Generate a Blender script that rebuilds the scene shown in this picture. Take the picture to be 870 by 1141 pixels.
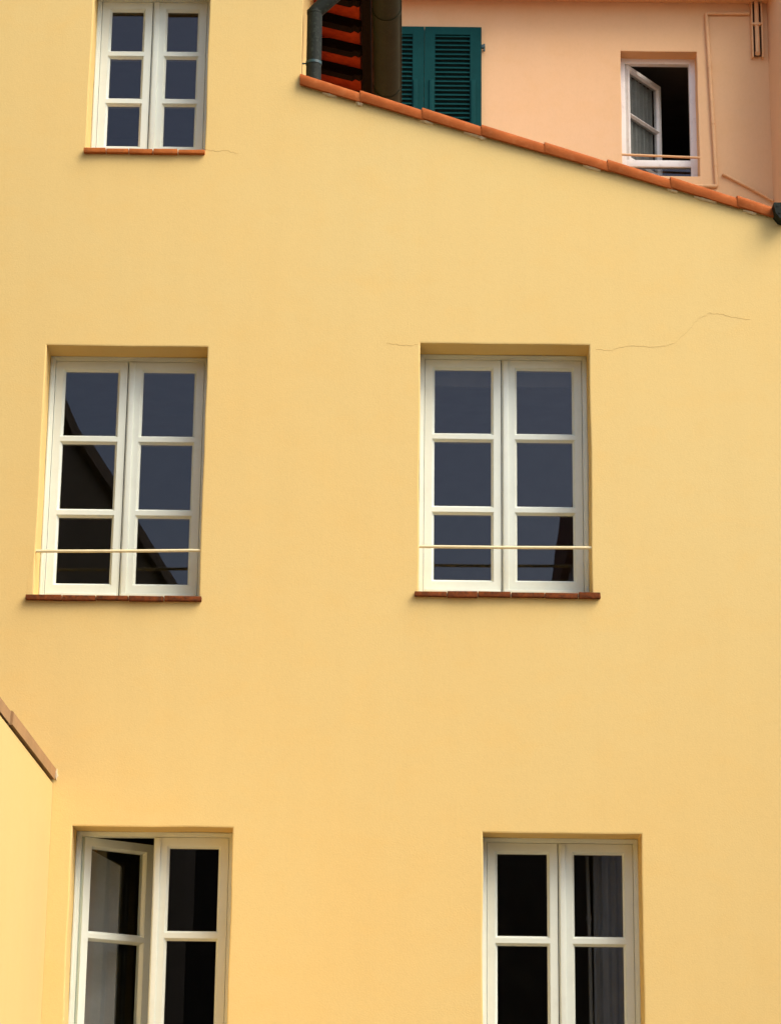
import bpy, bmesh, math, random
from mathutils import Vector, Matrix
random.seed(7)
R = math.radians
S = bpy.context.scene
for o in list(bpy.data.objects): bpy.data.objects.remove(o)
COL = S.collection

# ------------------------------------------------------------------ camera
cam = bpy.data.cameras.new('camera'); camo = bpy.data.objects.new('camera', cam); COL.objects.link(camo)
camo.location = (0, -15.2, 1.6)
camo.rotation_euler = (Matrix.Rotation(R(106), 4, 'X') @ Matrix.Rotation(R(.65), 4, 'Z')).to_euler()
cam.sensor_fit = 'VERTICAL'; cam.sensor_height = 36; cam.sensor_width = 36
cam.lens = 2700 / 1141 * 36
cam.clip_start = .1; cam.clip_end = 2000
S.camera = camo

# ------------------------------------------------------------------ daylight
SUN_EL, SUN_AZ = R(50), R(58)          # azimuth measured from straight in front of the facade towards its right
sdir = Vector((math.cos(SUN_EL) * math.sin(SUN_AZ), -math.cos(SUN_EL) * math.cos(SUN_AZ), math.sin(SUN_EL)))
W = bpy.data.worlds.new('World'); S.world = W; W.use_nodes = True
nt = W.node_tree; bgn = nt.nodes['Background']
sky = nt.nodes.new('ShaderNodeTexSky'); sky.sky_type = 'NISHITA'; sky.sun_disc = False
sky.sun_elevation = SUN_EL; sky.sun_rotation = math.atan2(sdir.x, sdir.y)
sky.air_density = 1.0; sky.dust_density = 4.0; sky.ozone_density = 1.0
nt.links.new(sky.outputs[0], bgn.inputs[0]); bgn.inputs[1].default_value = .15
sun = bpy.data.lights.new('sun', 'SUN'); suno = bpy.data.objects.new('sun', sun); COL.objects.link(suno)
sun.energy = 1.2; sun.angle = R(44); sun.color = (1, .95, .87)
suno.rotation_euler = sdir.to_track_quat('Z', 'Y').to_euler(); suno.location = (8, -12, 30)
S.view_settings.view_transform = 'Standard'; S.view_settings.look = 'None'
S.view_settings.exposure = 1.04; S.view_settings.gamma = 1
S.render.engine = 'CYCLES'
S.cycles.max_bounces = 10; S.cycles.diffuse_bounces = 5; S.cycles.transparent_max_bounces = 24

# ------------------------------------------------------------------ materials
def mat(name, col, rough=.8, var=.0, scale=6., bump=0., bscale=40., metallic=0., col2=None, dirt=None, spec=.5, stretch=(1, 1, 1)):
    m = bpy.data.materials.new(name); m.use_nodes = True; t = m.node_tree; n = t.nodes; l = t.links
    b = n['Principled BSDF']; b.inputs['Roughness'].default_value = rough; b.inputs['Metallic'].default_value = metallic
    b.inputs['Specular IOR Level'].default_value = spec
    tc = n.new('ShaderNodeNewGeometry'); mp = n.new('ShaderNodeMapping'); l.new(tc.outputs['Position'], mp.inputs[0]); mp.inputs['Scale'].default_value = stretch
    out = None
    if var or col2:
        nz = n.new('ShaderNodeTexNoise'); nz.inputs['Scale'].default_value = scale; nz.inputs['Detail'].default_value = 6; nz.inputs['Roughness'].default_value = .62
        l.new(mp.outputs[0], nz.inputs[0])
        rp = n.new('ShaderNodeValToRGB'); rp.color_ramp.elements[0].position = .3; rp.color_ramp.elements[1].position = .7
        c2 = col2 or tuple(c * (1 - var) for c in col)
        rp.color_ramp.elements[0].color = (*c2, 1); rp.color_ramp.elements[1].color = (*col, 1)
        l.new(nz.outputs[0], rp.inputs[0]); out = rp.outputs[0]
    if dirt:
        dcol, dscale, amt = dirt
        nz = n.new('ShaderNodeTexNoise'); nz.inputs['Scale'].default_value = dscale; nz.inputs['Detail'].default_value = 8; nz.inputs['Roughness'].default_value = .7
        l.new(mp.outputs[0], nz.inputs[0])
        rp = n.new('ShaderNodeValToRGB'); rp.color_ramp.elements[0].position = .52; rp.color_ramp.elements[1].position = .72
        rp.color_ramp.elements[0].color = (0, 0, 0, 1); rp.color_ramp.elements[1].color = (amt, amt, amt, 1); l.new(nz.outputs[0], rp.inputs[0])
        mx = n.new('ShaderNodeMix'); mx.data_type = 'RGBA'; l.new(rp.outputs[0], mx.inputs[0])
        if out: l.new(out, mx.inputs[6])
        else: mx.inputs[6].default_value = (*col, 1)
        mx.inputs[7].default_value = (*dcol, 1); out = mx.outputs[2]
    if out: l.new(out, b.inputs['Base Color'])
    else: b.inputs['Base Color'].default_value = (*col, 1)
    if bump:
        h = n.new('ShaderNodeTexNoise'); h.inputs['Scale'].default_value = bscale; h.inputs['Detail'].default_value = 7; l.new(mp.outputs[0], h.inputs[0])
        bp = n.new('ShaderNodeBump'); bp.inputs['Strength'].default_value = 1; bp.inputs['Distance'].default_value = bump
        l.new(h.outputs[0], bp.inputs['Height']); l.new(bp.outputs[0], b.inputs['Normal'])
    return m

def plaster(name, c1, c2, c3):
    """lime plaster: broad cloudy colour drift, fine brushed speckle, trowel unevenness"""
    m = bpy.data.materials.new(name); m.use_nodes = True; t = m.node_tree; n = t.nodes; l = t.links
    b = n['Principled BSDF']; b.inputs['Roughness'].default_value = .92; b.inputs['Specular IOR Level'].default_value = .25
    g = n.new('ShaderNodeNewGeometry')
    def noise(sc, det, ro, st=(1, 1, 1), dist=0):
        mp = n.new('ShaderNodeMapping'); mp.inputs['Scale'].default_value = st; l.new(g.outputs['Position'], mp.inputs[0])
        z = n.new('ShaderNodeTexNoise'); z.inputs['Scale'].default_value = sc; z.inputs['Detail'].default_value = det; z.inputs['Roughness'].default_value = ro; z.inputs['Distortion'].default_value = dist
        l.new(mp.outputs[0], z.inputs[0]); return z.outputs[0]
    def mix(f, a, bb):
        x = n.new('ShaderNodeMix'); x.data_type = 'RGBA'; l.new(f, x.inputs[0])
        for s, i in ((a, 6), (bb, 7)):
            if isinstance(s, tuple): x.inputs[i].default_value = (*s, 1)
            else: l.new(s, x.inputs[i])
        return x.outputs[2]
    def rng(f, a, bb, lo=0, hi=1):
        x = n.new('ShaderNodeMapRange'); x.inputs[1].default_value = a; x.inputs[2].default_value = bb; x.inputs[3].default_value = lo; x.inputs[4].default_value = hi; l.new(f, x.inputs[0]); return x.outputs[0]
    big = rng(noise(.55, 4, .55, (1, 1, .8), .4), .35, .65)
    base = mix(big, c1, c2)
    mid = rng(noise(3.2, 6, .65, (1, 1, 1.5), .3), .48, .75, 0, .55)
    base = mix(mid, base, c3)
    strk = rng(noise(2.4, 5, .6, (2.2, 2.2, .22), .2), .42, .78, 0, .16)
    base = mix(strk, base, tuple(c * .86 for c in c1))
    fine = rng(noise(55, 5, .7, (1, 1, .6)), .45, .8, 0, .18)
    base = mix(fine, base, tuple(c * .72 for c in c1))
    l.new(base, b.inputs['Base Color'])
    b1 = n.new('ShaderNodeBump'); b1.inputs['Distance'].default_value = .006; b1.inputs['Strength'].default_value = .2; l.new(noise(5, 5, .5, (1, 1, 1.4)), b1.inputs['Height'])
    b2 = n.new('ShaderNodeBump'); b2.inputs['Distance'].default_value = .0016; b2.inputs['Strength'].default_value = .8; l.new(noise(90, 6, .65), b2.inputs['Height']); l.new(b1.outputs[0], b2.inputs['Normal'])
    l.new(b2.outputs[0], b.inputs['Normal'])
    return m

def glass(name, tint, f0):
    """thin window glass: Schlick reflection over a tinted clear sheet, slightly wavy"""
    m = bpy.data.materials.new(name); m.use_nodes = True; t = m.node_tree; n = t.nodes; l = t.links; n.clear()
    out = n.new('ShaderNodeOutputMaterial'); g = n.new('ShaderNodeNewGeometry')
    nz = n.new('ShaderNodeTexNoise'); nz.inputs['Scale'].default_value = 2.2; l.new(g.outputs['Position'], nz.inputs[0])
    bp = n.new('ShaderNodeBump'); bp.inputs['Distance'].default_value = .00022; bp.inputs['Strength'].default_value = .6; l.new(nz.outputs[0], bp.inputs['Height'])
    d = n.new('ShaderNodeVectorMath'); d.operation = 'DOT_PRODUCT'; l.new(g.outputs['Normal'], d.inputs[0]); l.new(g.outputs['Incoming'], d.inputs[1])
    def mth(op, a, b=None):
        x = n.new('ShaderNodeMath'); x.operation = op
        for i, s in enumerate((a, b)):
            if s is None: continue
            if isinstance(s, (int, float)): x.inputs[i].default_value = s
            else: l.new(s, x.inputs[i])
        return x.outputs[0]
    f = mth('ADD', mth('MULTIPLY', mth('POWER', mth('SUBTRACT', 1, mth('ABSOLUTE', d.outputs['Value'])), 5), 1 - f0), f0)
    tr = n.new('ShaderNodeBsdfTransparent'); tr.inputs[0].default_value = (*tint, 1)
    gl = n.new('ShaderNodeBsdfGlossy'); gl.inputs['Roughness'].default_value = .004; gl.inputs[0].default_value = (.95, .93, 1, 1); l.new(bp.outputs[0], gl.inputs['Normal'])
    mx = n.new('ShaderNodeMixShader'); l.new(f, mx.inputs[0]); l.new(tr.outputs[0], mx.inputs[1]); l.new(gl.outputs[0], mx.inputs[2]); l.new(mx.outputs[0], out.inputs[0])
    return m

M = {}
M['yellow'] = plaster('yellow_plaster', (.75, .53, .195), (.735, .54, .21), (.76, .515, .175))
M['dimyellow'] = plaster('wing_plaster_dimmed', (.69, .475, .185), (.68, .48, .195), (.70, .465, .175))  # same yellow plaster, darkened to temper the brightly lit wing
M['dimwall'] = mat('dim_bounce_wall', (.055, .045, .022), .9, .25, 1.5, .004, 20)  # plain wall coloured dark to cut light bounced onto the facade
M['peach'] = plaster('peach_plaster', (.72, .44, .22), (.72, .455, .24), (.70, .415, .19))
M['paint'] = mat('cream_paint', (.72, .755, .635), .42, .06, 3, .0006, 60, dirt=((.50, .49, .38), 7, .2))
M['white'] = mat('white_paint', (.82, .78, .71), .45, .08, 3, .0006, 60, dirt=((.5, .42, .36), 14, .4))
M['glass'] = glass('window_glass', (.64, .63, .61), .034)
M['clear'] = glass('clear_glass', (.93, .94, .93), .045)
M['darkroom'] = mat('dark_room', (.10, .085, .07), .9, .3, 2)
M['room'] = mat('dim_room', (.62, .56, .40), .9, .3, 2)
M['terracotta'] = mat('terracotta', (.40, .105, .024), .85, 0, 7, .0016, 60, col2=(.29, .07, .014), dirt=((.46, .17, .055), 16, .4), spec=.12)
M['brick'] = mat('old_brick', (.24, .062, .016), .9, 0, 26, .003, 70, col2=(.09, .03, .012), dirt=((.03, .02, .012), 30, 1.0), spec=.1)
M['newbrick'] = mat('orange_brick', (.50, .15, .035), .9, 0, 16, .002, 70, col2=(.36, .10, .025), dirt=((.2, .07, .03), 24, .6), spec=.1)
M['mortar'] = mat('pale_mortar', (.72, .58, .36), .95, .25, 25, .004, 60)
M['rafter'] = mat('dark_rafter_wood', (.013, .008, .005), .95, .5, 9, .001, 60, spec=.08, stretch=(1, 8, 8))
M['plank'] = mat('eave_terracotta_board', (.46, .062, .013), .9, 0, 9, .001, 50, col2=(.26, .03, .008), spec=.1)
M['zinc'] = mat('dark_zinc', (.017, .021, .015), .6, .45, 14, .0008, 40, 0, dirt=((.10, .13, .085), 38, .28), spec=.12)
M['olive'] = mat('olive_metal', (.016, .023, .011), .6, .35, 5, .0006, 30, 0, dirt=((.045, .048, .02), 30, .4), spec=.12)
M['green'] = mat('green_shutter_paint', (.0025, .046, .044), .7, .2, 6, .0008, 50, dirt=((.005, .058, .055), 20, .4), spec=.08)
M['hinge'] = mat('dark_green_iron', (.012, .05, .05), .5, .2, 20)
M['slate'] = mat('brown_coping', (.40, .225, .09), .8, .22, 7, .0015, 50)
M['rail'] = mat('cream_rail_paint', (.78, .67, .38), .45, .1, 12)
M['peachmetal'] = mat('peach_painted_pipe', (.74, .44, .21), .6, .12, 10, dirt=((.55, .29, .12), 30, .4), spec=.2)
M['chase'] = mat('dark_brown_recess', (.10, .055, .03), .9, .3, 20)
M['curtain'] = mat('net_curtain', (.27, .27, .24), .9, .3, 9)
M['streak'] = mat('pale_streak', (.80, .81, .78), .9, .12, 8)
M['crack'] = mat('hairline_crack', (.69, .49, .18), .95, .4, 40)  # the cracks' own tone, slightly off the plaster
M['ground'] = mat('stone_paving', (.20, .185, .16), .85, .35, 2.5, .004, 20)
M['roof'] = mat('roof_tiles_far', (.36, .15, .075), .85, .4, 5, .01, 9)
M['darkwall'] = mat('dark_courtyard_wall', (.10, .075, .045), .9, .4, 1.2, .004, 20)
M['palewall'] = mat('pale_grey_wall', (.82, .81, .77), .9, .2, 1.4, .004, 20)
M['whitewall'] = mat('white_room_plaster', (.50, .51, .50), .9, .15, 9, .004, 20)
M['metalpale'] = mat('galvanised_pipe', (.62, .63, .62), .4, .15, 6, 0, 40, .4)

# ------------------------------------------------------------------ helpers
def V(bm, p): return bm.verts.new(p)
def box(bm, x0, x1, y0, y1, z0, z1, bev=0., jit=0.):
    b2 = bmesh.new()
    bmesh.ops.create_cube(b2, size=1)
    for v in b2.verts:
        v.co = Vector((x0 + (v.co.x + .5) * (x1 - x0), y0 + (v.co.y + .5) * (y1 - y0), z0 + (v.co.z + .5) * (z1 - z0)))
        if jit: v.co += Vector([random.uniform(-jit, jit) for _ in range(3)])
    if bev: bmesh.ops.bevel(b2, geom=b2.edges[:], offset=bev, segments=2, affect='EDGES', profile=.6)
    merge(bm, b2)
def merge(bm, b2):
    me = bpy.data.meshes.new('tmp'); b2.to_mesh(me); b2.free(); bm.from_mesh(me); bpy.data.meshes.remove(me)
def tube(bm, pts, r, seg=14, cap=True):
    pts = [Vector(p) for p in pts]; rings = []; ref = None
    for i, p in enumerate(pts):
        a = (pts[i] - pts[i - 1]).normalized() if i else None
        b = (pts[i + 1] - pts[i]).normalized() if i < len(pts) - 1 else None
        t = ((a or b) + (b or a)).normalized()
        if ref is None: ref = Vector((0, 1, 0)) if abs(t.y) < .8 else Vector((1, 0, 0))
        u = (ref - t * ref.dot(t)).normalized(); w = t.cross(u); ref = u
        k = 1 / max(.35, t.dot(a or b))
        rr = r[i] if isinstance(r, (list, tuple)) else r
        rings.append([V(bm, p + (u * math.cos(2 * math.pi * j / seg) + w * math.sin(2 * math.pi * j / seg)) * rr * (k if 0 < i < len(pts) - 1 else 1)) for j in range(seg)])
    for A, B in zip(rings, rings[1:]):
        for j in range(seg): bm.faces.new((A[j], A[(j + 1) % seg], B[(j + 1) % seg], B[j]))
    if cap: bm.faces.new(rings[0][::-1]); bm.faces.new(rings[-1])
def bent(pts, rad=.04, n=5):
    """round the corners of a polyline"""
    P = [Vector(p) for p in pts]; out = [P[0]]
    for i in range(1, len(P) - 1):
        a = P[i] + (P[i - 1] - P[i]).normalized() * rad; b = P[i] + (P[i + 1] - P[i]).normalized() * rad
        for k in range(n + 1):
            t = k / n; out.append(a * (1 - t) ** 2 + P[i] * 2 * t * (1 - t) + b * t * t)
    return out + [P[-1]]
def loft(bm, secs, close=True, cap=True):
    rs = [[V(bm, p) for p in s] for s in secs]; n = len(rs[0])
    for A, B in zip(rs, rs[1:]):
        for j in range(n if close else n - 1): bm.faces.new((A[j], A[(j + 1) % n], B[(j + 1) % n], B[j]))
    if cap: bm.faces.new(rs[0][::-1]); bm.faces.new(rs[-1])
def wpos(o):
    p = Vector((0, 0, 0))
    while o: p += o.location; o = o.parent
    return p
def obj(name, bm, material, parent=None, smooth=False, label=None, kind=None, orient=True):
    if orient: bmesh.ops.recalc_face_normals(bm, faces=bm.faces[:])
    lo = Vector([min(v.co[i] for v in bm.verts) for i in range(3)]); hi = Vector([max(v.co[i] for v in bm.verts) for i in range(3)])
    c = Vector(((lo.x + hi.x) / 2, (lo.y + hi.y) / 2, lo.z))
    for v in bm.verts: v.co -= c
    me = bpy.data.meshes.new(name); bm.to_mesh(me); bm.free(); me.materials.append(M[material])
    if smooth:
        for p in me.polygons: p.use_smooth = True
        me.set_sharp_from_angle(angle=R(35))
    o = bpy.data.objects.new(name, me); COL.objects.link(o)
    o.parent = parent; o.location = c - wpos(parent)
    if label: o['label'] = label
    if kind: o['kind'] = kind
    return o
def thing(name, loc, label, cat, group=None):
    o = bpy.data.objects.new(name, None); o.empty_display_size = .3; COL.objects.link(o); o.location = loc
    o['label'] = label; o['category'] = cat
    if group: o['group'] = group
    return o
def wall_sheet(bm, outline, holes, y, depth, sub=.22, jit=.004):
    """plaster face in the plane y with chamfered, slightly uneven openings and reveals going back to y+depth"""
    def ring(pts, j=0):
        out = []
        for (a, b) in zip(pts, pts[1:] + pts[:1]):
            n = max(1, int((Vector(b) - Vector(a)).length / sub)) if j else 1
            for k in range(n):
                t = k / n; q = [a[0] + (b[0] - a[0]) * t, a[1] + (b[1] - a[1]) * t]
                if k: q[0] += random.uniform(-j, j); q[1] += random.uniform(-j, j)
                out.append(q)
        return out
    es = []; b2 = bmesh.new(); rings = []
    def loop(pts):
        vs = [V(b2, (p[0], y, p[1])) for p in pts]
        es.extend(b2.edges.new((vs[i], vs[(i + 1) % len(vs)])) for i in range(len(vs))); return vs
    loop(ring(outline))
    for (x0, x1, z0, z1) in holes:
        c = .008
        core = ring([(x0, z0), (x1, z0), (x1, z1), (x0, z1)], jit)
        cx, cz = (x0 + x1) / 2, (z0 + z1) / 2
        out = [(p[0] + (c if p[0] > cx else -c), p[1] + (c if p[1] > cz else -c)) for p in core]
        vs = loop(out); rings.append((vs, core))
    bmesh.ops.triangle_fill(b2, use_beauty=True, use_dissolve=False, edges=es)
    for vs, core in rings:
        prev = vs
        for dy in (.002, .006, depth):
            k = 0 if dy > .002 else .0018
            cur = [V(b2, (p[0] + (k if p[0] > (core[0][0] + core[len(core) // 2][0]) / 2 else -k), y + dy, p[1])) for p in core]
            for i in range(len(cur)):
                b2.faces.new((prev[i], prev[(i + 1) % len(cur)], cur[(i + 1) % len(cur)], cur[i]))
            prev = cur
    merge(bm, b2)

# ---- joinery
def framed(bm, w, h, holes, thick, bead=.016, gdepth=.024, y0=0.):
    """a board w x h with rectangular holes; each hole gets a small step and a sloping glazing bead.
    holes are the GLASS rectangles. local: x 0..w, z 0..h, front at y0"""
    hs = [(a - bead, b + bead, c - bead, d + bead) for a, b, c, d in holes]
    xs = sorted({0., w, *[q for H in hs for q in H[:2]]}); zs = sorted({0., h, *[q for H in hs for q in H[2:]]})
    b2 = bmesh.new()
    inside = lambda x, z: any(H[0] < x < H[1] and H[2] < z < H[3] for H in hs)
    for yy in (y0, y0 + thick):
        for a, b in zip(xs, xs[1:]):
            for c, d in zip(zs, zs[1:]):
                if not inside((a + b) / 2, (c + d) / 2):
                    b2.faces.new([V(b2, (x, yy, z)) for x, z in ((a, c), (b, c), (b, d), (a, d))])
    for G, H in zip(holes, hs):
        st = .0035
        seq = [(H, 0.), ((H[0] + .001, H[1] - .001, H[2] + .001, H[3] - .001), .006), ((H[0] + st, H[1] - st, H[2] + st, H[3] - st), .0065), (G, gdepth), (G, thick)]
        rs = []
        for q, dy in seq:
            qq = q if dy != thick else G
            rs.append([V(b2, (x, y0 + dy, z)) for x, z in ((qq[0], qq[2]), (qq[1], qq[2]), (qq[1], qq[3]), (qq[0], qq[3]))])
        for A, B in zip(rs, rs[1:]):
            for i in range(4): b2.faces.new((A[i], A[(i + 1) % 4], B[(i + 1) % 4], B[i]))
    o = [[V(b2, (x, yy, z)) for x, z in ((0, 0), (w, 0), (w, h), (0, h))] for yy in (y0, y0 + thick)]
    for i in range(4): b2.faces.new((o[0][i], o[0][(i + 1) % 4], o[1][(i + 1) % 4], o[1][i]))
    bmesh.ops.remove_doubles(b2, verts=b2.verts[:], dist=.0002)
    bmesh.ops.recalc_face_normals(b2, faces=b2.faces[:])
    oe = [e for e in b2.edges if len(e.link_faces) == 2 and all(abs(v.co.y - y0) < 1e-5 and (min(abs(v.co.x), abs(v.co.x - w)) < 1e-5 or min(abs(v.co.z), abs(v.co.z - h)) < 1e-5) for v in e.verts)
          and abs(e.calc_face_angle(0)) > 1]
    bmesh.ops.bevel(b2, geom=oe, offset=.005, segments=2, affect='EDGES', profile=.5)
    merge(bm, b2)

def sash(win, X, Z, w, h, yf, rows, lm, rm, tm, bmg, mun, paint, swing=0., hinge='left', astragal=None, drip=True, label=None, pane='glass'):
    """one glazed leaf with its panes; swing = angle it stands open inwards"""
    ph = (h - tm - bmg - (rows - 1) * mun) / rows
    G = [(lm, w - rm, bmg + k * (ph + mun), bmg + k * (ph + mun) + ph) for k in range(rows)]
    bm = bmesh.new(); framed(bm, w, h, G, .055)
    if astragal is not None: box(bm, astragal - .018, astragal + .018, -.014, .001, .004, h - .004, .005)
    if drip: box(bm, .010, w - .010, -.034, .002, .002, .026, .007)
    piv = Vector((X if hinge == 'left' else X + w, yf + .03, Z))
    def place(b):
        for v in b.verts: v.co += Vector((X, yf, Z))
        if swing:
            rot = Matrix.Rotation(swing, 3, 'Z')
            for v in b.verts: v.co = piv + rot @ (v.co - piv)
    place(bm)
    s = obj('sash', bm, paint, win, True, label)
    for a, b, c, d in G:
        bm = bmesh.new(); box(bm, a - .004, b + .004, .025, .029, c - .004, d + .004)
        pc = Vector(((a + b) / 2, .027, (c + d) / 2)); rot = Matrix.Rotation(R(random.uniform(-.16, .16)), 3, 'X') @ Matrix.Rotation(R(random.uniform(-.16, .16)), 3, 'Z')
        for v in bm.verts: v.co = pc + rot @ (v.co - pc)
        place(bm)
        obj('pane', bm, pane, s)
    return s, place, G

def tile_sill(bm, x0, x1, ztop, h, proud, n, depth=.2):
    w = (x1 - x0) / n; x = x0
    for i in range(n):
        ww = w * random.uniform(.9, 1.1) if i < n - 1 else x1 - x
        box(bm, x + .002, x + ww - .003, -proud + random.uniform(-.003, .003), depth, ztop - h + random.uniform(-.003, .003), ztop + random.uniform(-.002, .002), .004, .0018); x += ww

def window(house, x0, x1, z0, z1, rows, open_left=0., rail=None, sill=None, sillmat='brick', label=None, fd=.232, roomd=3.):
    """casement in an opening: outer frame (this object), two leaves, panes, sill, safety bar"""
    bm = bmesh.new(); fw = .034
    fx0, fx1, fz0, fz1 = x0 - .03, x1 + .03, z0 - .03, z1 + .03
    def fr(a, b, c, d, y0_, y1_): box(bm, a, b, y0_, y1_, c, d, .004)
    fr(fx0, x0 + fw, fz0, fz1, fd - .006, fd + .07); fr(x1 - fw, fx1, fz0, fz1, fd - .006, fd + .07)
    fr(x0 + fw - .002, x1 - fw + .002, z1 - .032, fz1, fd - .004, fd + .07); fr(x0 + fw - .002, x1 - fw + .002, fz0, z0 + .042, fd - .003, fd + .07)
    fr(x0 + .002, x0 + .015, z0 + .002, z1 - .002, fd - .014, fd - .004); fr(x1 - .015, x1 - .002, z0 + .002, z1 - .002, fd - .014, fd - .004)
    fr(x0 + .016, x1 - .016, z1 - .014, z1 - .002, fd - .014, fd - .004)
    win = obj('window', bm, 'paint', house, True, label)
    sx0, sx1, sz0, sz1 = x0 + fw + .003, x1 - fw - .003, z0 + .046, z1 - .035
    mid = x0 + .5 * (x1 - x0) - .012
    lw = mid - .003 - sx0; rw = sx1 - mid - .003
    ys = fd + .002
    sash(win, sx0, sz0, lw + (.075 if open_left else 0), sz1 - sz0, ys, rows, .066, .066, .067, .10, .062, 'paint', open_left, 'left', None, True, 'left leaf standing open inwards' if open_left else None, 'clear' if open_left else 'glass')
    sash(win, mid + .003, sz0, rw, sz1 - sz0, ys - .003, rows, .100, .064, .067, .10, .062, 'paint', 0, 'right', .026)
    if sill:
        bm = bmesh.new(); tile_sill(bm, sill[0], sill[1], z0 - .002, sill[2], .035, sill[3])
        s = obj('window_sill', bm, sillmat, win, True)
        bm = bmesh.new(); box(bm, sill[0] + .02, sill[1] - .02, -.012, .19, z0 - sill[2] + .004, z0 - .007); obj('mortar', bm, 'mortar', win)
    if rail:
        bm = bmesh.new(); tube(bm, [(x0 - .02, .02, rail[0]), ((x0 + x1) / 2, .02, (rail[0] + rail[1]) / 2 - .002), (x1 + .02, .02, rail[1])], .0105, 12)
        obj('safety_bar', bm, 'rail', win, True)
    bm = bmesh.new(); box(bm, x0 - .5, x1 + .5, .345, .345 + roomd, max(z0 - .7, .1), z1 + .35)
    bm.faces.ensure_lookup_table()
    for f in [f for f in bm.faces if abs(f.calc_center_median().y - .345) < .01]: bm.faces.remove(f)
    bmesh.ops.reverse_faces(bm, faces=bm.faces[:])
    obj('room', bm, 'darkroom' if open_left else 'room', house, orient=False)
    return win

# ------------------------------------------------------------------ ground
bm = bmesh.new()
g = [V(bm, p) for p in ((-400, -400, 0), (400, -400, 0), (400, 400, 0), (-400, 400, 0))]; bm.faces.new(g)
obj('ground', bm, 'ground', None, kind='structure')

# ------------------------------------------------------------------ yellow house
SL = -.2915                                                   # fall of the verge
vz = lambda x: 9.03 + SL * (x + .65)
house = thing('yellow_house', (0, .2, 0), 'yellow plastered house with cream casement windows and a sloping terracotta tile edge', 'house')
OPEN = [(-2.297, -1.227, 5.372, 7.09), (.185, 1.31, 5.425, 7.133), (-1.975, -.967, 1.95, 3.883), (.602, 1.60, 1.95, 3.872), (-2.10, -1.292, 8.502, 9.775)]
bm = bmesh.new()
wall_sheet(bm, [(-2.97, -.1), (2.70, -.1), (2.70, vz(2.70) - .03), (-.65, vz(-.65) - .03), (-.65, 10.74), (-2.97, 11.36)], OPEN, 0, .345)
# the side of the taller block, facing right above the lower roof, and the outer right side
for pts in ([(-.65, 0, 8.4), (-.65, 6.2, 8.4), (-.65, 6.2, 10.74), (-.65, 0, 10.74)], [(2.70, 0, -.1), (2.70, 6.2, -.1), (2.70, 6.2, 8.02), (2.70, 0, 8.02)],
            [(-2.97, 6.2, 0), (2.7, 6.2, 0), (2.7, 6.2, 8.0), (-2.97, 6.2, 8.0)]):
    bm.faces.new([V(bm, p) for p in pts])
bmesh.ops.remove_doubles(bm, verts=bm.verts[:], dist=.0004)
obj('wall', bm, 'yellow', house, orient=False)

window(house, *OPEN[4], 3, 0, None, (-2.115, -1.285, .030, 5), 'newbrick', 'top left window without a safety bar, orange tile sill')
window(house, *OPEN[0], 3, 0, (5.672, 5.690), (-2.345, -1.208, .031, 5), 'brick', 'middle left window with a thin safety bar, a dark roof line reflected in its panes')
window(house, *OPEN[1], 3, 0, (5.733, 5.737), (.160, 1.362, .034, 6), 'brick', 'middle right window with a thin safety bar, plain sky reflected in its panes')
window(house, *OPEN[2], 3, R(40), None, None, 'brick', 'bottom left window with its left leaf open inwards')
window(house, *OPEN[3], 3, 0, None, None, 'brick', 'bottom right window, closed, dark panes')

# added curtain and pole behind bottom right panes stand in for a pale reflection
bm = bmesh.new(); n = 40
f = [(1.335 + .29 * k / n, .52 + .018 * math.sin(k * .9 + .6 * math.sin(k * .3))) for k in range(n + 1)]
loft(bm, [[(x, y, z) for x, y in f] + [(x, y + .003, z) for x, y in f[::-1]] for z in (1.5, 4.1)])
obj('curtain', bm, 'streak', house, True)
bm = bmesh.new(); tube(bm, [(1.318, .47, 1.5), (1.305, .47, 3.2), (1.288, .47, 4.1)], .012, 10); tube(bm, [(1.302, .47, 3.38), (1.302, .47, 3.41)], .018, 10)
obj('streak_pole', bm, 'streak', house, True)

# half-lowered blind behind the middle right window
bm = bmesh.new(); box(bm, .22, 1.27, .325, .332, 6.945, 7.12); tube(bm, [(.22, .328, 6.945), (1.27, .328, 6.945)], .008, 8)
obj('blind', bm, 'curtain', house)

# lower roof behind the verge
bm = bmesh.new()
loft(bm, [[(-.655, y, vz(-.65) - .05), (2.66, y, vz(2.66) - .05), (2.66, y, vz(2.66) + .0), (-.655, y, vz(-.65) + .0)] for y in (.03, 6.2)])
obj('roof', bm, 'roof', house)
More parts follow.
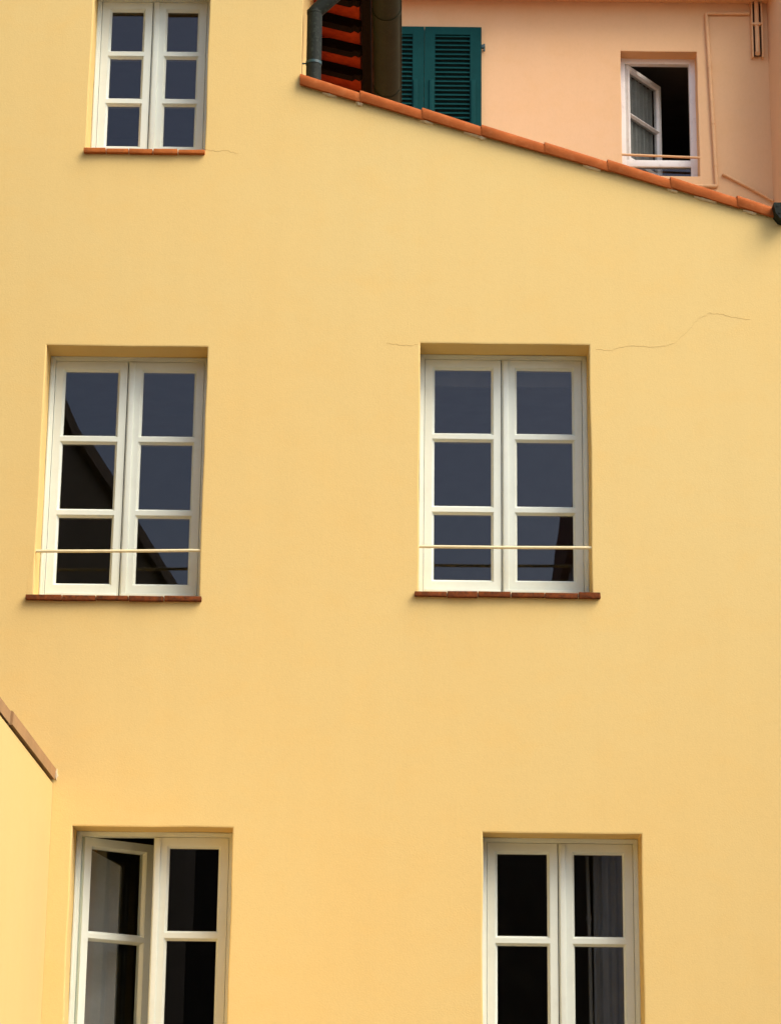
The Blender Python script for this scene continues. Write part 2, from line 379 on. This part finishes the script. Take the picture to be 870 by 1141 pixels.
# verge tiles: tapered half-round caps, each one narrower at its lower end
ends = [-.655, -.242, .184, .590, 1.019, 1.446, 1.871, 2.319, 2.595]
for i, (a, b) in enumerate(zip(ends, ends[1:])):
    bm = bmesh.new(); secs = []
    tw = random.uniform(-.004, .004)
    for t, k in ((0, .93), (.015, 1.0), (.5, .93), (.97, .86), (1.0, .83)):
        x = a + (b + .02 - a) * t; z = vz(x) + (.008 - .012 * t) + tw * (t - .5)
        prof = [(-.018, -.046), (-.036, -.043), (-.041, -.02), (-.040, .008), (-.034, .027), (-.022, .039), (-.005, .044), (.05, .046), (.12, .046), (.12, .0), (-.01, .0), (-.022, -.02)]
        secs.append([(x, p * (k if p < 0 else 1), z + q * k) for p, q in prof])
    loft(bm, secs)
    obj('verge_tile', bm, 'terracotta', house, True)
for x, L, dd in ((-.50, .10, .008), (-.27, .05, .016), (.17, .09, .006), (.47, .14, .007), (.56, .06, .013), (1.28, .12, .007), (1.85, .07, .008), (2.03, .15, .006), (2.36, .09, .010)):
    bm = bmesh.new(); n = 8; secs = []
    for k in range(n + 1):
        xx = x + L * k / n; e = math.sin(math.pi * (k + .15) / (n + .3)) * random.uniform(.5, 1.)
        secs.append([(xx, .004, vz(xx) - .052 - dd * e), (xx, -.008 - .010 * e, vz(xx) - .048 - dd * e), (xx, -.016 - .010 * e, vz(xx) - .042), (xx, .004, vz(xx) - .035)])
    loft(bm, secs); obj('mortar_patch', bm, 'mortar', house, True)

# gutter at the low end of that roof
bm = bmesh.new()
prof = [(2.558, 8.125), (2.550, 8.12), (2.562, 8.05), (2.590, 8.012), (2.630, 7.998), (2.670, 8.012), (2.698, 8.05), (2.710, 8.125), (2.702, 8.125), (2.692, 8.055), (2.668, 8.02), (2.630, 8.006), (2.592, 8.02), (2.570, 8.055)]
loft(bm, [[(x, y, z) for x, z in prof] for y in (-.10, 6.1)])
b2 = bmesh.new(); vs = [V(b2, (x, -.101, z)) for x, z in prof[:8]]; b2.faces.new(vs)
r_ = bmesh.ops.extrude_face_region(b2, geom=b2.faces[:])
for v in [q for q in r_['geom'] if isinstance(q, bmesh.types.BMVert)]: v.co.y -= .008
merge(bm, b2)
for px, pz in ((2.588, 8.05), (2.63, 8.03), (2.67, 8.05), (2.575, 8.1)): tube(bm, [(px, -.108, pz), (px, -.114, pz)], .006, 8)
obj('gutter', bm, 'zinc', house, True, 'short end of a dark metal gutter at the low end of the tile edge')

# deep eave of the taller block, seen from below
sz = lambda x: 10.70 - .25 * (x + .65)
y = -.25
bm = bmesh.new()
loft(bm, [[(-.66, q, sz(-.66) + .10), (-.29, q, sz(-.29) + .10), (-.29, q, sz(-.29) + .135), (-.66, q, sz(-.66) + .135)] for q in (-.3, 6.2)])
for i in range(22):                                              # board joints
    q = -.2 + i * .29
    box(bm, -.66, -.30, q, q + .006, sz(-.5) + .085, sz(-.5) + .088)
obj('eave_soffit', bm, 'plank', house, label='red terracotta boards of the eave between the dark rafters')
for i in range(15):
    q = -.22 + i * .432
    bm = bmesh.new()
    pr = lambda yy: [(-.66, yy, sz(-.66) + .015), (-.36, yy, sz(-.36) + .015), (-.335, yy, sz(-.335) + .04), (-.30, yy, sz(-.30) + .03), (-.275, yy, sz(-.275) + .06), (-.275, yy, sz(-.275) + .098), (-.66, yy, sz(-.66) + .098)]
    loft(bm, [pr(q - .05), pr(q + .05)])
    bmesh.ops.bevel(bm, geom=[e for e in bm.edges if abs(e.verts[0].co.y - e.verts[1].co.y) > .1], offset=.006, segments=1, affect='EDGES')
    obj('rafter', bm, 'rafter', house)
bm = bmesh.new()
loft(bm, [[(-.272, q, sz(-.27) + .02), (-.20, q, sz(-.2) + .02), (-.20, q, sz(-.2) + .19), (-.272, q, sz(-.27) + .19)] for q in (-.3, 6.2)])
obj('fascia', bm, 'rafter', house)
bm = bmesh.new()
loft(bm, [[(-4.0, q, sz(-4.0) + .20), (-.12, q, sz(-.12) + .20), (-.12, q, sz(-.12) + .27), (-4.0, q, sz(-4.0) + .27)] for q in (-.18, 6.2)])
obj('roof', bm, 'roof', house)
# its gutter: heavy olive half-round with joint collars
bm = bmesh.new(); n = 18
def half(r, ri): return [(r * math.cos(a), r * math.sin(a)) for a in [math.pi + math.pi * k / n for k in range(n + 1)]] + [(ri * math.cos(a), ri * math.sin(a)) for a in [2 * math.pi - math.pi * k / n for k in range(n + 1)]]
gx = lambda q: -.088 + .0065 * q
gz = 10.56
for (q0, q1, r) in ((-.3, 6.2, .108), (1.83, 1.90, .113), (3.18, 3.24, .113), (4.6, 4.66, .113)):
    loft(bm, [[(gx(q) + a, q, gz + b) for a, b in half(r, r - .006)] for q in (q0, q1)])
tube(bm, [(gx(-.3) + .108, -.3, gz), (gx(6.2) + .108, 6.2, gz)], .012, 8)
obj('gutter', bm, 'olive', house, True, 'heavy olive half-round gutter under the red eave')
bm = bmesh.new()
tube(bm, bent([(-.568, .14, 8.9), (-.568, .14, 9.63), (-.098, .14, 10.10), (-.088, .14, 10.46)], .02, 3), .053, 18)
tube(bm, [(-.568, .14, 9.615), (-.568, .14, 9.64)], .056, 18)
obj('downpipe', bm, 'zinc', house, True, 'dark spotted metal downpipe bending up to the gutter')
bm = bmesh.new(); tube(bm, [(-.66, .14, 9.235), (-.56, .14, 9.235)], .006, 8); tube(bm, [(-.568, .14, 9.225), (-.568, .14, 9.245)], .056, 18)
obj('pipe_bracket', bm, 'hinge', house, True)

# pale wall stub and door edge inside the room of the open window
bm = bmesh.new(); loft(bm, [[(-2.44, .66, 1.3), (-1.735, .66, 1.3), (-1.735, .66, 3.72), (-2.44, .66, 4.1)], [(-2.44, .74, 1.3), (-1.735, .74, 1.3), (-1.735, .74, 3.72), (-2.44, .74, 4.1)]])
obj('partition', bm, 'whitewall', house)
bm = bmesh.new(); box(bm, -1.60, -1.565, .70, .76, 1.3, 3.62, .004); obj('door_edge', bm, 'whitewall', house)

# hairline cracks and a filled patch in the plaster
def crack(pts, w):
    bm = bmesh.new(); P = []
    for (a, b) in zip(pts, pts[1:]):
        for k in range(5):
            t = k / 5; P.append((a[0] + (b[0] - a[0]) * t + random.uniform(-.004, .004), a[1] + (b[1] - a[1]) * t + random.uniform(-.005, .005)))
    P.append(pts[-1]); secs = []
    for i, (x, z) in enumerate(P):
        ww = w * random.uniform(.35, 1.) * min(1, .2 + 4 * min(i, len(P) - 1 - i) / len(P))
        secs.append([(x, -.0012, z - ww / 2), (x, -.0012, z + ww / 2), (x, .001, z + ww / 2), (x, .001, z - ww / 2)])
    loft(bm, secs); obj('crack', bm, 'crack', house)
crack([(1.355, 7.102), (1.451, 7.091), (1.511, 7.117), (1.601, 7.131), (1.78, 7.12), (1.882, 7.153), (1.98, 7.256), (2.042, 7.327), (2.115, 7.366), (2.193, 7.361), (2.264, 7.342), (2.384, 7.325)], .0021)
crack([(-.043, 7.13), (.041, 7.118), (.107, 7.113), (.178, 7.126)], .0021)
crack([(-1.294, 8.518), (-1.221, 8.505), (-1.147, 8.506), (-1.067, 8.487)], .0014)
crack([(-2.308, 5.631), (-2.331, 5.511), (-2.345, 5.361)], .0035)

# ------------------------------------------------------------------ low yellow wing on the left, with brown coping slabs
wing = thing('garden_wing', (-2.5, -3, 0), 'low yellow wing at the lower left with a brown slab coping on its wall top', 'wing')
bm = bmesh.new()
pts = [(-2.112, -.003), (-2.112, -6.5), (-2.93, -6.5)]
def sheet(bm, a, b, z0, z1, n=1):
    bm.faces.new([V(bm, p) for p in ((*a, z0), (*b, z0), (*b, z1), (*a, z1))])
sheet(bm, pts[1], pts[0], -.1, 4.150); sheet(bm, pts[2], pts[1], -.1, 4.17)
obj('wall', bm, 'dimyellow', wing)
for (ya, yb, t) in ((-.012, -1.83, 0), (-1.845, -3.6, .013), (-3.61, -5.2, 0), (-5.21, -6.55, .003)):
    bm = bmesh.new()
    loft(bm, [[(-2.099 - t, yy, 4.172), (-2.096 - t, yy, 4.243), (-2.104 - t, yy, 4.25), (-2.94, yy, 4.34), (-2.94, yy, 4.172)] for yy in (ya, yb)])
    obj('coping_slab', bm, 'slate', wing)
bm = bmesh.new()
bmesh.ops.create_icosphere(bm, subdivisions=4, radius=1)
for v in bm.verts:
    k = 1 + .35 * math.sin(v.co.z * 5 + v.co.x * 3) + random.uniform(-.04, .04)
    v.co = Vector((-2.092 + v.co.x * .010 * k, -.003 + v.co.y * .006, 4.205 + v.co.z * .035 * (1 + .2 * math.sin(v.co.x * 4))))
obj('mortar', bm, 'mortar', wing, True)

# ------------------------------------------------------------------ peach house behind
Y0 = 6.5
peach = thing('peach_house', (1.5, 8, 0), 'peach house behind the roof edge with green shutters and an open white window', 'house')
PW = (2.213, 2.962, 11.245, 12.578)
CH = (3.505, 3.612, 12.515, 13.119)
bm = bmesh.new()
b2 = bmesh.new(); wall_sheet(b2, [(-3, -.1), (3.665, -.1), (3.665, 13.12), (-3, 13.12)], [PW, (.02, .03, .02, .03)], Y0, .30)
merge(bm, b2)
# return wall on the right, coming forward, and the eave soffit
bm.faces.new([V(bm, p) for p in ((3.665, Y0, -.1), (3.80, 5.8, -.1), (3.80, 5.8, 14), (3.665, Y0, 14))])
bm.faces.new([V(bm, p) for p in ((3.80, 5.8, -.1), (8, 5.8, -.1), (8, 5.8, 14), (3.80, 5.8, 14))])
obj('wall', bm, 'peach', peach, orient=False)
bm = bmesh.new(); box(bm, -3, 3.70, 6.2, 6.497, 13.105, 13.20); obj('eave', bm, 'peachmetal', peach)

def louvre_leaf(x0, x1, z0, z1, hinge_side):
    w, h = x1 - x0, z1 - z0
    bm = bmesh.new(); g = (.105, w - .115, .11, h - .087)
    b2 = bmesh.new(); framed(b2, w, h, [g], .045, .004, .04)
    box(b2, g[0] - .055, g[0] - .012, -.012, .001, .08, h - .575, .003); box(b2, g[1] + .012, g[1] + .055, -.012, .001, .08, h - .575, .003)
    for v in b2.verts: v.co += Vector((x0, Y0 - .055, z0))
    merge(bm, b2); leaf = obj('shutter', bm, 'green', peach, True)
    bm = bmesh.new(); z = z0 + g[2] + .01
    while z < z0 + g[3] - .01:
        c = [(.006, -.004), (.010, -.008), (.038, .034), (.034, .038)]      # slat section: slopes down and out
        loft(bm, [[(x, Y0 - .055 + .002 + p, z + q) for p, q in ((.0, .0), (.0, .008), (.036, .040), (.036, .032))] for x in (x0 + g[0] - .003, x0 + g[1] + .003)])
        z += .0485
    obj('louvres', bm, 'green', leaf)
    bm = bmesh.new(); box(bm, x0 + g[0] - .01, x0 + g[1] + .01, Y0 - .012, Y0 - .004, z0 + .05, z1 - .05); obj('backing', bm, 'hinge', leaf)
    for hz in (z1 - .21, z0 + .25):
        bm = bmesh.new(); xx = x1 if hinge_side > 0 else x0
        box(bm, min(xx - .004 * hinge_side, xx + .035 * hinge_side), max(xx - .004 * hinge_side, xx + .035 * hinge_side), Y0 - .06, Y0 - .03, hz - .015, hz + .02, .003)
        tube(bm, [(xx + .026 * hinge_side, Y0 - .045, hz - .045), (xx + .026 * hinge_side, Y0 - .045, hz + .03)], .010, 10)
        tube(bm, [(xx + .026 * hinge_side, Y0 - .045, hz - .015), (xx + .026 * hinge_side, Y0 + .02, hz - .015)], .008, 8)
        obj('hinge', bm, 'hinge', leaf, True)
louvre_leaf(.283, .842, 11.25, 12.79, 1)
louvre_leaf(-.280, .279, 11.25, 12.79, -1)

# open white window
x0, x1, z0, z1 = PW; fd = Y0 + .165
bm = bmesh.new()
box(bm, x0 - .03, x0 + .056, fd, fd + .07, z0 - .03, z1 + .03, .004); box(bm, x1 - .060, x1 + .03, fd, fd + .07, z0 - .03, z1 + .03, .004)
box(bm, x0 + .055, x1 - .059, fd + .002, fd + .07, z1 - .055, z1 + .03, .004); box(bm, x0 + .055, x1 - .059, fd + .002, fd + .07, 11.418, 11.488, .004)
box(bm, x0 + .055, x1 - .059, fd + .002, fd + .07, z0 - .03, z0 + .016, .004)
pwin = obj('window', bm, 'white', peach, True, 'white window with one leaf swung open into the dark room')
bm = bmesh.new(); box(bm, x0 + .05, x1 - .055, fd + .03, fd + .034, z0 + .01, 11.422); obj('pane', bm, 'glass', pwin)
s, place, G = sash(pwin, x0 + .062, 11.494, .62, z1 - .06 - 11.494, fd + .004, 2, .052, .052, .055, .055, .04, 'white', R(52), 'left', None, False, 'leaf standing open into the room', 'clear')
a, b, c, d = G[0][0], G[0][1], G[0][2], G[1][3]
bm = bmesh.new(); n = 60; N = []
for zz in (c - .01, d + .01):
    N.append([(a - .01 + (b - a + .02) * k / n, .075 + .017 * math.sin(k * .78 + .5 * math.sin(k * .21)) + .004 * math.sin(k * .43), zz) for k in range(n + 1)])
ring0 = [p for p in N[0]] + [(p[0], p[1] + .002, p[2]) for p in N[0][::-1]]; ring1 = [p for p in N[1]] + [(p[0], p[1] + .002, p[2] - .012 * abs(math.sin(i * .4))) for i, p in enumerate(N[1][::-1])]
loft(bm, [ring0, ring1]); place(bm); obj('curtain', bm, 'curtain', s, True)
bm = bmesh.new(); tube(bm, [(x0 - .015, Y0 + .01, 11.472), (x1 + .03, Y0 + .01, 11.446)], .012, 10); obj('safety_bar', bm, 'peachmetal', pwin, True)
bm = bmesh.new(); box(bm, x0 - .4, x1 + .6, Y0 + .30, Y0 + 3.3, z0 - .6, z1 + .25)
bm.faces.ensure_lookup_table()
for f in [f for f in bm.faces if abs(f.calc_center_median().y - Y0 - .30) < .01]: bm.faces.remove(f)
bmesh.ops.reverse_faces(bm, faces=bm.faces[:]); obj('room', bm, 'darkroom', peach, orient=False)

# pipes on the peach wall
bm = bmesh.new(); yy = Y0 - .02
tube(bm, bent([(3.49, yy, 12.99), (3.064, yy, 12.985), (3.120, yy, 11.135), (2.90, yy, 11.137)], .02, 4), .018, 10)
for (x, z) in ((3.083, 12.4), (3.10, 11.8), (3.113, 11.35)): tube(bm, [(x, yy, z - .008), (x, yy, z + .008)], .022, 10)
obj('thin_pipe', bm, 'peachmetal', peach, True)
bm = bmesh.new(); xm = 3.556
box(bm, xm - .055, xm - .040, Y0 - .06, Y0 - .002, 12.50, 13.10, .004); box(bm, xm + .042, xm + .057, Y0 - .06, Y0 - .002, 12.50, 13.10, .004)
ch = obj('pipe_channel', bm, 'peachmetal', peach, True)
bm = bmesh.new(); box(bm, xm - .039, xm + .041, Y0 - .012, Y0 - .003, 12.53, 13.10); obj('channel_back', bm, 'chase', ch)
bm = bmesh.new(); tube(bm, [(xm, Y0 - .05, 13.1), (xm, Y0 - .05, 12.55)], .022, 14); tube(bm, [(xm, Y0 - .05, 12.56), (xm, Y0 - .03, 12.535)], .026, 14)
tube(bm, [(xm, Y0 - .05, 12.84), (xm, Y0 - .05, 12.872)], .031, 14); box(bm, xm - .05, xm + .05, Y0 - .075, Y0 - .03, 12.846, 12.866, .005)
obj('downpipe', bm, 'peachmetal', peach, True)
bm = bmesh.new(); tube(bm, bent([(3.193, Y0 - .02, 11.262), (3.50, Y0 - .02, 11.09), (3.66, Y0 - .03, 10.985)], .03, 3), .014, 10)
tube(bm, [(3.18, Y0 - .02, 11.268), (3.21, Y0 - .02, 11.252)], .018, 10); tube(bm, [(3.47, Y0 - .02, 11.107), (3.53, Y0 - .02, 11.073)], .019, 10)
obj('slanting_pipe', bm, 'peachmetal', peach, True)

# ------------------------------------------------------------------ houses round the courtyard (out of the frame; the panes reflect them)
tall = thing('tall_side_house', (-6, -7, 0), 'tall dark house left of the courtyard, its roof edge mirrored in the middle left window', 'house')
bm = bmesh.new()
fp = [(-2.97, -.01), (-2.90, -5.1), (-2.36, -12.3), (-2.4, -14.0), (-9, -14), (-9, -.01)]
top = 8.2
loft(bm, [[(x, yy, z) for x, yy in fp] for z in (-.05, top)])
obj('wall', bm, 'dimwall', tall)
bm = bmesh.new(); box(bm, -6, -2.955, -4.0, -.02, top + .165, 12.2); obj('shade_block', bm, 'dimwall', tall)  # unseen block added to darken the left edge of the facade
bm = bmesh.new()
loft(bm, [[(x + (.07 if x > -5 else -.1), yy - (.1 if yy < -13 else 0), z) for x, yy in fp] for z in (top + .003, top + .16)])
obj('roof', bm, 'darkwall', tall)

opp = thing('opposite_house', (-3, -27, 0), 'dark house across the courtyard, mirrored in the lower panes', 'house')
bm = bmesh.new(); box(bm, -12, 3.42, -32, -24, -.05, 9.6); obj('wall', bm, 'darkwall', opp)
bm = bmesh.new(); loft(bm, [[(x, -23.6, 9.603), (x, -32.4, 9.603), (x, -32.4, 9.7), (x, -28, 10.4), (x, -23.6, 9.7)] for x in (-12.3, 3.44)]); obj('roof', bm, 'roof', opp)
pale = thing('pale_house', (7, -27, 0), 'pale grey house across the courtyard with a downpipe, mirrored in the lower right window', 'house')
bm = bmesh.new(); box(bm, 3.52, 14, -32, -24.2, -.05, 13.0); obj('wall', bm, 'palewall', pale)
bm = bmesh.new(); loft(bm, [[(x, -23.8, 13.003), (x, -32.4, 13.003), (x, -32.4, 13.15), (x, -28, 14.4), (x, -23.8, 13.15)] for x in (3.38, 14.3)]); obj('roof', bm, 'roof', pale)
bm = bmesh.new(); tube(bm, [(3.68, -24.1, 0), (3.68, -24.1, 12.9)], .07, 14); obj('downpipe', bm, 'metalpale', pale, True)
side = thing('right_side_house', (12, -7, 0), 'dark house on the right of the courtyard, mirrored in the open leaf', 'house')
bm = bmesh.new(); box(bm, 9.5, 16, -13, -2.0, -.05, 5.6); obj('wall', bm, 'darkwall', side)
bm = bmesh.new(); loft(bm, [[(9.1, q, 5.603), (16.2, q, 5.603), (16.2, q, 5.75), (12.7, q, 7.0), (9.1, q, 5.75)] for q in (-13.3, -1.7)]); obj('roof', bm, 'roof', side)
